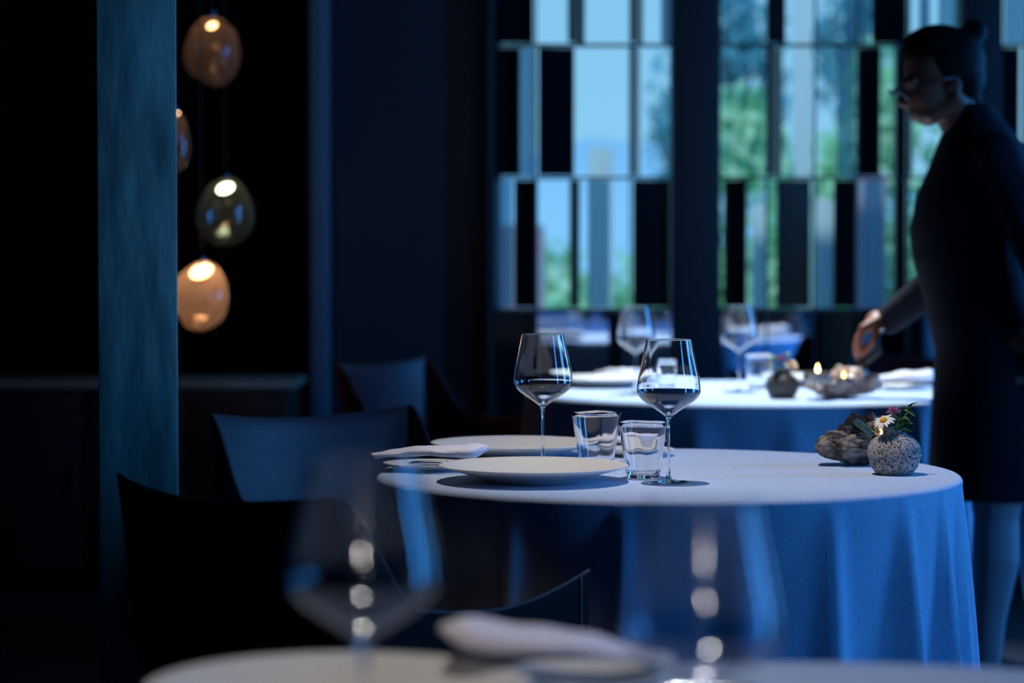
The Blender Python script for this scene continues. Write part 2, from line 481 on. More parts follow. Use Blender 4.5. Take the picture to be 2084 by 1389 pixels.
# plaster column at the left
cx = at(270, 700, 4.25)
col = obj('plaster_column', box(-.069, .069, -.06, .06, 0, 2.9, 0.004), M['plaster'], None, 'auto', (cx.x, 4.31, 0), (0, 0, R(9.0)))
tag(col, 'tall square column with combed blue-grey plaster at the left', 'column')

# ------------------------------------------------------------------ mirrored screen of turned slats
def sx(px): return (px - 1042) * WB / F
ROWS = [(1.835, 2.29), (1.378, 1.827), (0.922, 1.370), (0.468, 0.914), (0.02, 0.460)]
scr = empty('mirrored_screen', (0, WB, 0))
tag(scr, 'tall screen of dark mirrored slats turned at different angles in front of the garden window', 'screen')
def slat(px0, px1, row, m, yaw=0.0, dy=0.0):
    x0, x1 = sx(px0), sx(px1)
    z0, z1 = ROWS[row]
    w = (x1 - x0) / math.cos(R(yaw))
    nm = {'smoke': 'dark_slat', 'mirror': 'mirror_slat', 'etched': 'etched_glass_slat'}[m]
    return obj(nm, box(-w / 2, w / 2, -.005, .005, z0 + .004, z1 - .004), M[m], scr, False, ((x0 + x1) / 2, dy, 0), (0, 0, R(yaw)))
D, Mi, E = 'smoke', 'mirror', 'etched'
for row, items in {
    0: [(998, 1085, D, 6), (1157, 1188, D, 62), (1284, 1307, D, 70), (1345, 1364, E, 68), (1562, 1597, D, 58), (1716, 1766, E, 40), (1772, 1834, D, -8), (1866, 1890, E, 60), (1905, 1945, E, 35), (2040, 2100, E, 0), (2105, 2230, D, 5)],
    1: [(998, 1059, D, -6), (1062, 1088, E, 55), (1096, 1168, D, 10), (1284, 1301, D, 75), (1562, 1590, D, 62), (1703, 1738, E, 38), (1742, 1789, D, -14), (1846, 1856, D, 70), (1995, 2072, D, 8), (2080, 2200, D, -6)],
    2: [(1000, 1041, E, 20), (1047, 1094, D, -12), (1161, 1178, D, 72), (1197, 1239, E, 25), (1288, 1362, D, 12), (1474, 1519, D, -15), (1580, 1648, D, 10), (1697, 1740, D, -16), (1759, 1794, E, 30), (1996, 2070, D, 8), (2080, 2200, D, -6)],
    3: [(1004, 1088, D, 5), (1094, 1238, Mi, 1.5), (1243, 1262, D, 60), (1265, 1374, Mi, -1.2), (1380, 1441, Mi, 0.6), (1470, 1655, Mi, -0.8), (1667, 1752, D, 8), (1758, 1905, Mi, 2.0), (1910, 2060, D, -5), (2070, 2200, Mi, 1)],
    4: [(1004, 1160, D, 2), (1166, 1360, D, -2), (1475, 1700, D, 2), (1706, 1940, D, -2), (2050, 2230, D, 1)],
}.items():
    for px0, px1, m, yaw in items:
        slat(px0, px1, row, m, yaw)
for z in (0.918 - .454, 0.918, 1.374, 1.831, 2.294):
    for a, b in ((996, 1366), (1464, 1952), (2034, 2240)):
        obj('rail', box(sx(a), sx(b), -.028, .028, z - .004, z + .004), M['frame'], scr, False)
for a, b in ((994, 999), (1088, 1092), (1558, 1561), (1655, 1658), (1742, 1744), (1845, 1848), (1280, 1283), (2098, 2102)):
    obj('upright', box(sx(a), sx(b), -.02, .02, 0, 2.88), M['frame'], scr, False)
for i, (a, b) in enumerate(((1366, 1464), (1952, 2034))):
    obj('post', box(sx(a), sx(b), -.03, .12, 0, 2.9, .004), M['panel'], scr, 'auto')

# ------------------------------------------------------------------ garden outside
M['lawn'] = mat('lawn', (0.35, 0.72, 0.45), 0.9, nz=(2, (0.5, 0.85, 0.6), 0.4, 0.7))
M['bush'] = mat('bright_foliage', (0.30, 0.72, 0.42), 0.6, nz=(3, (0.70, 0.95, 0.70), 0.4, 0.62))
M['pine'] = mat('blue_pine_foliage', (0.08, 0.30, 0.42), 0.6, nz=(3, (0.16, 0.45, 0.60), 0.4, 0.65))
M['bark'] = mat('bark', (0.08, 0.08, 0.08), 0.9)
M['hill'] = mat('hazed_hill', (0.52, 0.72, 0.88), 0.95, nz=(0.08, (0.60, 0.80, 0.92), 0.4, 0.6))  # distance haze is put into the hill's pale blue
M['render'] = mat('white_render', (0.70, 0.80, 0.88), 0.8)
M['brick'] = mat('rosy_brick', (0.50, 0.36, 0.55), 0.85, nz=(4, (0.36, 0.40, 0.62), 0.45, 0.55, (.3, .3, 4)))
struct('lawn', ([(-14, 9.9, -.25), (20, 9.9, -.25), (20, 70, .2), (-14, 70, .2)], [(0, 1, 2, 3)]), M['lawn'])
rid = []
n = 60
for i in range(n):
    x = -40 + 120 * i / (n - 1)
    h = 4.2 + 2.2 * noise.noise(Vector((x * .07, 1, 0))) + 1.2 * noise.noise(Vector((x * .2, 5, 0))) - 0.05 * x
    rid.append((x, h))
V = []; Fc = []
for i, (x, h) in enumerate(rid):
    V += [(x, 70, -1), (x, 85, max(h, 1.2)), (x, 110, -1)]
for i in range(n - 1):
    a = 3 * i
    Fc += [(a, a + 3, a + 4, a + 1), (a + 1, a + 4, a + 5, a + 2)]
tag(obj('hill', (V, Fc), M['hill']), 'hazy pale blue hill far away behind the garden', 'hill', kind='structure')

def foliage(cx, cy, z0, rx, ry, rz, count, size, seed, hole=0.0):
    r = random.Random(seed); V = []; Fc = []
    k = 0
    while k < count:
        d = Vector((r.gauss(0, 1), r.gauss(0, 1), r.gauss(0, 1))).normalized() * (r.random() ** 0.45)
        p = Vector((cx + d.x * rx, cy + d.y * ry, z0 + rz + d.z * rz))
        if noise.noise(p * 2.3 + Vector((seed, 0, 0))) < hole: 
            if r.random() < 0.85: continue
        k += 1
        q = Euler((r.random() * 6, r.random() * 6, r.random() * 6)).to_matrix()
        s = size * (0.6 + r.random() * 0.8)
        n0 = len(V)
        for a, b in ((-1, 0), (0, -.45), (1, 0), (0, .45)):
            V.append(p + q @ Vector((a * s, b * s, 0)))
        Fc.append((n0, n0 + 1, n0 + 2, n0 + 3))
    return V, Fc
def tree(name, px, Y, ztop, zbot, w, m, label, seed, trunk=True, count=1800, hole=-0.1, cat='tree', size=.06):
    x = (px - 1042) * Y / F
    t = empty(name, (x, Y, -.2)); tag(t, label, cat, None)
    H = (ztop - zbot) / 2
    obj('foliage', foliage(0, 0, zbot + .2, w, w * .7, H, count, size, seed, hole), M[m], t, False)
    if trunk:
        obj('trunk', join(tube([(0, 0, 0), (.05, 0, (zbot + ztop) * .4), (.0, .05, ztop - .3 * H)], [.08, .06, .02], 8),
            tube([(.02, 0, zbot + .5 * H), (.4 * w, 0, zbot + H * 1.3)], [.04, .012], 6), tube([(.02, 0, zbot + .4 * H), (-.5 * w, .1, zbot + H * 1.2)], [.04, .012], 6)), M['bark'], t)
tree('bush', 1500, 13.0, 2.05, -.2, 0.42, 'bush', 'bright green bush seen low through the first bay right of the dark post', 3, False, 1800, -.05, 'bush')
tree('bush', 1640, 13.6, 1.75, -.2, 0.45, 'bush', 'low rounded green bush seen in the middle of the right window bay', 4, False, 1800, -.05, 'bush')
tree('bush', 1815, 12.6, 2.35, -.2, 0.38, 'bush', 'tall light green bush seen just left of the standing person', 5, False, 2200, -.25, 'bush')
tree('bush', 1710, 15.5, 1.9, -.2, 0.38, 'bush', 'green bush farther back seen between two lower bushes', 8, False, 1500, -.05, 'bush')
tree('pine_tree', 1475, 15.5, 3.0, 1.5, 0.42, 'pine', 'blue-green pine tree whose branches reach across the window beside the dark post', 6, True, 700, 0.02)
tree('pine_tree', 1745, 17, 3.3, 1.9, 0.35, 'pine', 'blue-green tree seen at the top of the right window bay', 9, True, 650, -.05)
tree('bush', 1135, 14.5, 1.22, -.2, 0.50, 'bush', 'low light green bush seen in the left window bay', 11, False, 1300, -.2, 'bush')
tree('bush', 1275, 15.5, 1.12, -.2, 0.42, 'bush', 'low green bush seen near the pale post in the left window bay', 12, False, 1200, -.2, 'bush')
tree('pine_tree', 1375, 20, 2.9, 1.4, 0.28, 'pine', 'dark branchy tree seen at the right edge of the left window bay', 13, True, 600, .05)
def post(px, Y, w, h, label):
    x = (px - 1042) * Y / F
    tag(obj('garden_post', box(-w / 2, w / 2, -w / 2, w / 2, 0, h, .01), M['render'], None, 'auto', (x, Y, -.24)), label, 'post')
post(1632, 12.6, 0.09, 3.3, 'pale round-cornered terrace post seen in the middle of the right window bay')
post(1222, 12.6, 0.12, 1.9, 'short pale garden post seen low in the left window bay')
post(1676, 12.0, 0.10, 1.62, 'short pale garden post seen low in the right window bay, left of the rosy pier')
post(1545, 12.0, 0.07, 1.6, 'slim short pale garden post seen low beside the wide dark post')
wl = obj('garden_wall', box(-.5, .15, 0, .3, 0, 1.5), M['brick'], None, False, ((1050 - 1042) * 12.6 / F, 12.6, -.24))
tag(wl, 'rosy banded brick garden wall seen through the lowest pane at the left of the screen', 'wall')
wl = obj('garden_wall', box(-.09, .05, 0, .3, 0, 1.75), M['brick'], None, False, ((1782 - 1042) * 11.8 / F, 11.8, -.24))
tag(wl, 'narrow rosy brick pier seen in the bay beside the standing person', 'wall')

# ------------------------------------------------------------------ tables and cloths
def table_and_cloth(X, Y, r, seed, tlabel, clabel, nf=16, given=None):
    t = empty('round_table', (X, Y, 0)); tag(t, tlabel, 'table')
    obj('tabletop', lathe([(0, .715), (r - .02, .715), (r - .012, .722), (r - .012, .738), (r - .02, .743), (0, .743)], 64), M['wood'], t, 'auto')
    obj('pedestal', lathe([(0, .02), (.05, .02), (.045, .1), (.045, .7), (.09, .714), (0, .714)], 32), M['dark_steel'], t, 'auto')
    obj('base', lathe([(0, 0), (.26, 0), (.26, .012), (.06, .03), (0, .03)], 48), M['dark_steel'], t, 'auto')
    r0 = random.Random(seed)
    # uneven fold centres
    cs = []
    a = r0.random()
    while a < 2 * PI + .0:
        cs.append((a, 0.10 + r0.random() * 0.10, 0.55 + r0.random() * 0.6, (r0.random() - .5) * .10)); a += (0.75 + r0.random() * 0.6) * 2 * PI / nf
    if given:
        cs = [(R(g - 90) % (2 * PI), w, am, sl) for g, w, am, sl in given]
    def fold(th, tt):
        s = 0
        for c, w, amp, sl in cs:
            d = (th - c - sl * tt + PI) % (2 * PI) - PI
            ww = w * (0.26 + 0.60 * tt)
            s += amp * math.exp(-(d / ww) ** 2)
        return s
    N = 300; V = []; Fc = []; rows = []
    top = [0.0, .3, .6, .85, .95, 1.0]
    V.append((0, 0, .75)); first = True
    prof = []
    for u in top[1:]:
        prof.append(('t', u))
    for k in range(1, 5):
        prof.append(('c', k / 4))
    nd = 26
    for k in range(1, nd + 1):
        prof.append(('d', k / nd))
    for kind, u in prof:
        row = []
        for k in range(N):
            th = 2 * PI * k / N
            if kind == 't':
                rr = (r - .010) * u; z = .75 + .0007 * noise.noise(Vector((math.cos(th) * u * 3, math.sin(th) * u * 3, seed)))
            elif kind == 'c':
                rr = r - .010 + .010 * math.sin(u * PI / 2); z = .75 - .010 * (1 - math.cos(u * PI / 2))
            else:
                f = fold(th, u)
                e2 = u ** 0.75
                rr = r + (f * .092 - .038) * e2 + .012 * u + .004 * noise.noise(Vector((math.cos(th) * 3, math.sin(th) * 3, u * 2 + seed))) * e2
                z = .74 - u * .70
            row.append(len(V)); V.append((rr * math.cos(th), rr * math.sin(th), z))
        if not rows:
            for k in range(N): Fc.append((0, row[k], row[(k + 1) % N]))
        else:
            P = rows[-1]
            for k in range(N):
                j = (k + 1) % N
                Fc.append((P[k], P[j], row[j], row[k]))
        rows.append(row)
    c = obj('tablecloth', (V, Fc), M['linen'], None, True, (X, Y, 0.0012))
    so = c.modifiers.new('s', 'SOLIDIFY'); so.thickness = .0012; so.offset = -1
    tag(c, clabel, 'tablecloth')
    return c
T1 = (0.258, 4.0); T2 = (0.62, 6.31); T3 = (0.22, 1.44)
ZT = 0.7515
table_and_cloth(*T1, .482, 21, 'round dining table under the sharp middle tablecloth', 'pale blue floor-length cloth draped over the middle round table in focus', 16,
    [(-76, .12, .8, .05), (-54, .13, .7, 0), (-33, .12, .8, .03), (-11, .10, 1.1, -.04), (9, .16, .6, .05), (27, .12, .8, .0), (45, .13, 1.0, .06), (59, .075, 1.0, .07), (71, .07, .9, .03), (86, .10, 1.0, 0),
     (105, .12, .8, 0), (128, .14, .9, .04), (150, .10, .7, 0), (172, .13, 1, 0), (196, .12, .8, 0), (220, .15, .9, .03), (243, .12, .8, 0), (264, .11, .9, 0)])
table_and_cloth(*T2, .585, 5, 'round dining table under the farther tablecloth by the screen', 'bright pale cloth draped over the farther round table where the person stands', 14)
table_and_cloth(*T3, .70, 9, 'round dining table under the blurred cloth closest to the camera', 'blurred pale cloth on the table at the bottom edge of the photo', 15)

# ------------------------------------------------------------------ plates
def plate_bm(r=.151, h=.026, foot=.077):
    o = [(0, .0035), (foot - .004, .0035), (foot - .003, 0), (foot, 0), (foot + .003, .004), (foot + .012, .0075), (r * .78, .0155), (r * .93, .0215), (r - .001, h - .0015), (r, h), (r - .0015, h + .0008),
         (r * .93, .0245), (r * .78, .0190), (r * .60, .0135), (r * .48, .0100), (r * .38, .0090), (0, .0088)]
    return lathe(o, 128)
plate_mesh = None
def plate(X, Y, label, scale=1.0, group=None):
    o = obj('dinner_plate', plate_bm(), M['plate'], None, True, (X, Y, ZT))
    o.scale = (scale, scale, 1.0)
    tag(o, label, 'plate', group)
    return o
plate(.034, 3.83, 'large cream coupe plate at the near edge of the middle table, in sharp focus')
plate(.004, 4.292, 'large cream coupe plate at the far edge of the middle table, behind the first plate', .985)
plate(.25, 6.56, 'white dinner plate on the left side of the farther table', .95)
plate(.83, 6.62, 'white dinner plate at the back of the farther table beyond the candle rock', .98)
plate(-.135, 1.875, 'large blurred cream plate at the bottom left on the nearest table')
def side_plate(X, Y, label):
    pr = [(0, .002), (.040, .002), (.041, 0), (.044, 0), (.046, .003), (.066, .0085), (.071, .0115), (.070, .0125), (.064, .0105), (.046, .0062), (0, .0058)]
    o = obj('side_plate', lathe(pr, 96), M['plate'], None, True, (X, Y, ZT)); tag(o, label, 'plate'); return o

# ------------------------------------------------------------------ napkins and knives
def napkin_vf(L=.19, W=.085, th=.017, seed=1, left_curl=.008):
    rings = []
    nu = 40
    for i in range(nu + 1):
        u = i / nu
        x = -L / 2 + L * u
        w = W * (.42 + .58 * min(1, u * 1.8)) * (1 - .55 * max(0, (u - .86) / .14) ** 2)
        t = th * (.40 + .75 * u) * (1 - .60 * max(0, (u - .88) / .12) ** 2)
        zc = .006 * math.sin(u * 5.0) + left_curl * max(0, .25 - u) * 4 + .016 * u
        ring = []
        for k in range(36):
            a = 2 * PI * k / 36
            c, s = math.cos(a), math.sin(a)
            y = w / 2 * math.copysign(abs(c) ** .8, c) + .006 * u
            fold = .10 * math.sin(c * 5 + u * 4)
            z = zc + t / 2 * math.copysign(abs(s) ** .7, s) * (1 + fold) + .003 * noise.noise(Vector((u * 5, c * 2, s + seed)))
            ring.append((x + .010 * c * u, y, z))
        rings.append(ring)
    return loft(rings)
def napkin(loc, rz, tilt, label, L=.19, W=.085, th=.017, seed=1, roll=0.0):
    o = obj('napkin', napkin_vf(L, W, th, seed), M['napkin'], None, True, loc, (roll, tilt, rz))
    tag(o, label, 'napkin'); return o
def knife(loc, rz, label, L=.21):
    k = empty('table_knife', loc, rz); tag(k, label, 'knife')
    rings = []
    for i in range(14):
        u = i / 13; x = -L / 2 + u * L * .48
        r = .0048 * math.sqrt(max(.02, 1 - abs(2 * u - 0.0 - 1) ** 6)) * (1 - .25 * u)
        rings.append([(x, r * 1.1 * math.cos(a), .005 + r * .85 * math.sin(a)) for a in [2 * PI * q / 14 for q in range(14)]])
    obj('handle', loft(rings), M['steel'], k)
    bl = []
    for i in range(12):
        u = i / 11; x = -L * .02 + u * L * .52
        h = .0085 * (1 - .8 * max(0, (u - .7) / .3) ** 2)
        bl.append([(x, -h / 2, .0035), (x, h / 2, .0045), (x, h / 2, .0055), (x, -h / 2, .0045)])
    obj('blade', loft(bl), M['steel'], k, 'auto')
    return k
side_plate(-.145, 4.03, 'small side plate under the folded napkin at the left of the middle table')
napkin((-.138, 4.005, ZT + .022), R(6), R(-2), 'folded pale cotton napkin lying over the side plate left of the sharp plate', .190, .085, .019)
knife((-.07, 3.955, ZT + .0135), R(3), 'polished steel knife sticking out from under the napkin on the middle table', .20)
side_plate(.22, 4.32, 'small side plate behind the two tumblers on the middle table')
napkin((.200, 4.315, ZT + .017), R(-4), R(1), 'folded pale napkin seen behind and through the two tumblers', .13, .07, .013, 3)
napkin((1.045, 6.42, ZT + .024), R(8), R(-3), 'white folded napkin at the right end of the farther table beside the person', .17, .10, .030, 5)
side_plate(1.04, 6.42, 'small side plate under the napkin at the right end of the farther table')
napkin((.30, 6.83, ZT + .014), R(0), R(0), 'small white napkin at the back left of the farther table', .13, .08, .026, 8)
side_plate(.055, 2.0, 'blurred side plate under the crumpled napkin on the nearest table')
napkin((.040, 2.00, ZT + .028), R(-176), R(-9), 'blurred crumpled napkin at the bottom centre on the nearest table', .19, .10, .020, 9)
knife((.10, 1.90, ZT + .013), R(172), 'blurred steel knife beside the crumpled napkin on the nearest table', .20)

# ------------------------------------------------------------------ wine glasses and tumblers
def wine_glass(loc, label, sc=1.0, hcut=0.0, group=None, bm_='bowl'):
    g = empty('wine_glass', loc); tag(g, label, 'wine glass', group)
    h = .226 - hcut; zb = .104 - hcut      # rim height, bowl bottom
    # outer bowl curve
    o = smooth_prof([(.0035, zb - .002), (.010, zb + .0045), (.025, zb + .0150), (.041, zb + .0260), (.0490, zb + .0365), (.0500, zb + .0450), (.0480, zb + .062), (.0430, zb + .085), (.0385, zb + .107), (.0355, h)], 8)
    inn = [(max(r - .0009, 0), z) for r, z in o]
    inn = [(r, z + .0008) for r, z in inn if z > zb + .0030]
    n_out = len(o)
    prof = o + [(.0351, h + .0003)] + [(r, min(z, h)) for r, z in reversed(inn)] + [(0, zb + .0040)]
    obj('bowl', lathe([(0, zb - .002)] + prof, 96), M[bm_], g)
    st = smooth_prof([(.0062, .0045), (.0040, .0095), (.0026, .025), (.0021, .05), (.0022, zb - .02), (.0030, zb - .006), (.0048, zb + .0005)], 5)
    obj('stem', lathe([(0, .0045)] + st + [(0, zb + .001)], 32), M['glass'], g)
    obj('foot', lathe([(0, 0), (.036, 0), (.0405, .0006), (.0412, .0014), (.0400, .0020), (.030, .0026), (.016, .0036), (.009, .0050), (0, .0054)], 80), M['glass'], g)
    g.scale = (sc, sc, sc)
    return g
g1 = wine_glass((.2467, 3.800, ZT), 'tall empty wine glass right of the sharp plate, nearer of two on the middle table')
def more(src, loc, label, rz=0.0, sc=None):
    c = copy_tree(src); c.location = loc; c.rotation_euler = (0, 0, rz); c['label'] = label
    if sc: c.scale = (sc, sc, sc)
    return c
more(g1, (.0520, 4.06, ZT), 'tall wine glass behind the sharp plate, farther of the two on the middle table', 1.0)
more(g1, (.318, 6.22, ZT), 'blurred wine glass on the farther table, seen just above the nearer sharp wine glass', 2.0)
more(g1, (.592, 6.30, ZT), 'blurred wine glass near the middle of the farther table, left of the small vase', 3.0)
wine_glass((-.0985, 1.60, ZT), 'large blurred wine glass in the left foreground', 1.0, 0.0, None, 'bowl_soft')
wine_glass((.1195, 1.515, ZT), 'large blurred shorter wine glass in the right foreground', 1.0, .021, None, 'bowl_soft')

def tumbler(loc, label, rz=0.0):
    r0 = random.Random(3)
    def wob(a, i):
        k = max(0.0, min(1.0, (i - 2) / 10.0)) if i < 15 else max(0.0, min(1.0, (28 - i) / 10.0))
        return 1 + k * (.007 * math.sin(3 * a + .4) + .004 * math.sin(7 * a + 1 + .3 * i) + .005 * math.sin(i * 1.3)), k * .0007 * math.sin(3 * a + 1)
    outer = [(.0250, 0), (.0262, .001), (.0270, .004)] + [(.0270 + .0125 * t, .004 + .086 * t) for t in [j / 12 for j in range(1, 13)]]
    inner = [(.0392, .0906)] + [(.0258 + .0130 * t, .0085 + .0815 * t) for t in [j / 12 for j in range(12, -1, -1)]]
    prof = [(0, 0)] + outer + inner + [(.021, .0065), (0, .0062)]
    o = obj('tumbler', lathe(prof, 96, wob), M['glass'], None, True, loc, (0, 0, rz))
    tag(o, label, 'tumbler'); return o
tumbler((.211, 3.884, ZT), 'ribbed clear water tumbler beside the nearer wine glass')
t2 = tumbler((.1425, 4.075, ZT), 'clear water tumbler between the two sharp wine glasses, just behind the sharp plate', 1.1)
t2.scale = (1.06, 1.06, 1.03)
tumbler((.392, 6.15, ZT), 'blurred water tumbler on the farther table, seen through the nearer wine glass', 2.2)
tumbler((.660, 6.46, ZT), 'blurred water tumbler on the farther table behind the small vase', .7)

# ------------------------------------------------------------------ vases with flowers
def vase(loc, label, sc=1.0, m='stone'):
    pr = smooth_prof([(.0290, .0006), (.0375, .012), (.0428, .028), (.0434, .036), (.0408, .048), (.0335, .058), (.0240, .0635), (.0195, .0665), (.0182, .072), (.0190, .0760)], 5)
    pi = smooth_prof([(.0150, .0755), (.0140, .070), (.018, .062), (.032, .050), (.038, .034), (.033, .014), (.02, .006)], 4)
    n_ = len(pr)
    def wob(a, i):
        s = 1 + .012 * math.sin(2 * a + i * .1) + .008 * math.sin(5 * a + .2 * i)
        dz = 0
        if n_ - 8 < i <= n_ + 8:
            dz = .0022 * math.sin(2 * a + .5) + .0012 * math.sin(5 * a) - .006 * math.exp(-((a - .2) / .35) ** 2)
        return s, dz
    o = obj('vase', lathe([(0, .0008)] + pr + pi + [(0, .005)], 80, wob), M[m], None, True, loc)
    o.scale = (sc,) * 3
    tag(o, label, 'vase'); return o
V1 = Vector((.626, 3.95, ZT)); V2 = Vector((.674, 6.02, ZT))
vase(V1, 'small round pitted grey stoneware vase at the right end of the middle table')
vase(V2, 'small round shade-darkened grey vase on the farther table', .95, 'stone_shaded')

def leaf_vf(L, w, fold=.25, curl=.2, n=8):
    V = []; Fc = []
    for i in range(n + 1):
        u = i / n
        ww = w * math.sin(PI * min(1, u * .96 + .02)) ** .8 * (1 - .25 * u)
        z = -curl * L * u * u
        V += [(L * u, -ww / 2, z + fold * ww / 2), (L * u, 0, z), (L * u, ww / 2, z + fold * ww / 2)]
    for i in range(n):
        a = 3 * i
        Fc += [(a, a + 1, a + 4, a + 3), (a + 1, a + 2, a + 5, a + 4)]
    return V, Fc
def orient(d, roll=0.0):
    d = Vector(d).normalized()
    return (d.to_track_quat('X', 'Z').to_matrix().to_4x4() @ RX(roll))

def daisy(base, head, nrm, label, sc=1.0, petals=15):
    b, h = Vector(base), Vector(head)
    f = empty('daisy', b); tag(f, label, 'flower')
    d = h - b
    n = Vector(nrm).normalized()
    obj('stem', tube([Vector((0, 0, 0)), d * .5 + Vector((.004, 0, 0)), d - n * .002], .0011 * sc, 8), M['stem'], f)
    Q = n.to_track_quat('Z', 'Y').to_matrix().to_4x4()
    r = random.Random(5)
    obj('flower_centre', xf(lathe([(0, -.001), (.0060, -.0008), (.0066, .0010), (.0055, .0028), (.003, .0040), (0, .0043)], 28), T(*d) @ Q @ Matrix.Scale(sc, 4)), M['yolk'], f)
    for k in range(petals):
        a = 2 * PI * k / petals + r.uniform(-.07, .07)
        L = .0145 * r.uniform(.88, 1.1)
        pv = leaf_vf(L, .0056, .22, r.uniform(.05, .38), 8)
        pv = ([(x, y * (1.0 if x < .6 * L else 1.15), z) for x, y, z in pv[0]], pv[1])
        o = obj('petal', xf(pv, T(*d) @ Q @ Matrix.Scale(sc, 4) @ RZ(a) @ T(.0045, 0, 0)), M['petal'], f)
        s = o.modifiers.new('s', 'SOLIDIFY'); s.thickness = .0003
    return f
def pincushion(base, head, label, sc=1.0, seed=2):
    b, h = Vector(base), Vector(head); d = h - b
    f = empty('pink_flower', b); tag(f, label, 'flower')
    obj('stem', tube([Vector((0, 0, 0)), d * .5 + Vector((-.002, 0, 0)), d], .0008 * sc, 8), M['stem'], f)
    r = random.Random(seed); P = [ball(d, .0040 * sc)]
    for k in range(190):
        v = Vector((r.gauss(0, 1), r.gauss(0, 1), abs(r.gauss(0, 1)) * 1.1 - .25)).normalized()
        L = r.uniform(.0075, .0122) * sc
        e2 = d + Vector((v.x * L * 1.1, v.y * L * 1.1, v.z * L * .85))
        P.append(tube([d + v * .003 * sc, e2], [.00025 * sc, .00032 * sc], 4))
        P.append(ball(e2, .00068 * sc, 5, 4))
    obj('flower_head', join(*P), M['mauve'], f)
    return f
def sprig(base, pts, leaves, label, pale=(), w=.0085):
    b = Vector(base)
    f = empty('green_sprig', b); tag(f, label, 'leafy sprig')
    P = [Vector(p) - b for p in pts]
    obj('stem', tube(P, [.0011] * (len(P) - 1) + [.0005], 8), M['stem'], f)
    for i, (p, d, L, wd, roll) in enumerate(leaves):
        o = obj('leaf', xf(leaf_vf(L, wd, .3, .18), T(*(Vector(p) - b)) @ orient(d, roll)), M['leaf_pale'] if i in pale else M['leaf'], f)
        s = o.modifiers.new('s', 'SOLIDIFY'); s.thickness = .0004
    return f
Yv = 3.95
def A(px, py, dy=0.0): return at(px, py, Yv + dy)
mouth = V1 + Vector((0, 0, .060))
daisy(mouth + Vector((-.004, -.004, 0)), A(1798, 855, -.02), (-.36, -.42, .83), 'white daisy with a yellow centre in the pitted vase on the middle table', 1.0)
pincushion(mouth + Vector((.003, .001, 0)), A(1819, 839, .004), 'mauve pincushion flower beside the daisy in the middle table vase', 1.0)
lv = []
for px, py, dx, dz, L, wd, dy in [(1848, 826, .8, .5, .012, .0045, 0), (1843, 830, .9, -.5, .012, .0045, .002), (1838, 833, .9, -.35, .015, .007, -.002), (1836, 850, .5, -.2, .013, .009, -.004),
                                  (1833, 862, .6, .15, .014, .010, -.006), (1826, 875, .9, .1, .017, .010, -.008), (1824, 868, -.55, .55, .018, .010, -.006), (1820, 876, -.7, .5, .014, .009, -.01),
                                  (1824, 880, .5, .8, .020, .011, .004), (1822, 860, -.3, .6, .014, .010, .0), (1829, 858, .9, .4, .012, .008, .004), (1822, 872, .0, .9, .018, .012, -.004), (1826, 868, .3, .6, .015, .011, -.006), (1830, 872, .8, .5, .013, .010, .0)]:
    lv.append((A(px, py, dy), (dx, -.35, dz), L * 1.5, wd * 1.7, rnd.uniform(-.8, .8)))
for px, py, dx, dz, L, wd, dy in [(1818, 880, -.5, .9, .020, .011, -.010), (1828, 878, .35, .9, .022, .012, -.008), (1836, 868, .7, .6, .016, .010, -.004), (1840, 845, .8, .3, .013, .008, 0), (1822, 884, .1, 1, .022, .012, -.012), (1833, 882, .9, .5, .018, .010, -.010), (1845, 832, .6, .7, .012, .006, 0)]:
    lv.append((A(px, py, dy), (dx, -.25, dz), L, wd, rnd.uniform(-.6, .6)))
sprig(mouth + Vector((.004, .002, 0)), [mouth + Vector((.004, .002, 0)), A(1828, 860), A(1833, 840), A(1836, 822)], lv, 'dark green leafy sprig rising behind the daisy on the middle table', (3,))
# farther vase
Yv = 6.02
m2 = V2 + Vector((0, 0, .058))
pincushion(m2, at(1590, 731, 6.02), 'blurred pink flower in the small vase on the farther table', 1.2, 4)
daisy(m2 + Vector((.004, 0, 0)), at(1611, 741, 6.0), (.3, -.7, .5), 'blurred pale daisy in the small vase on the farther table', 1.0, 12)
lv = []
for k in range(18):
    lv.append((m2 + Vector((rnd.uniform(-.018, .018), rnd.uniform(-.01, .01), rnd.uniform(.0, .055))), (rnd.uniform(-1, 1), -.3, rnd.uniform(0, .9)), .02, .013, rnd.uniform(-.8, .8)))
sprig(m2, [m2, at(1580, 752, 6.02), at(1566, 732, 6.02)], lv, 'blurred green leaves in the small vase on the farther table', (2, 7, 11))

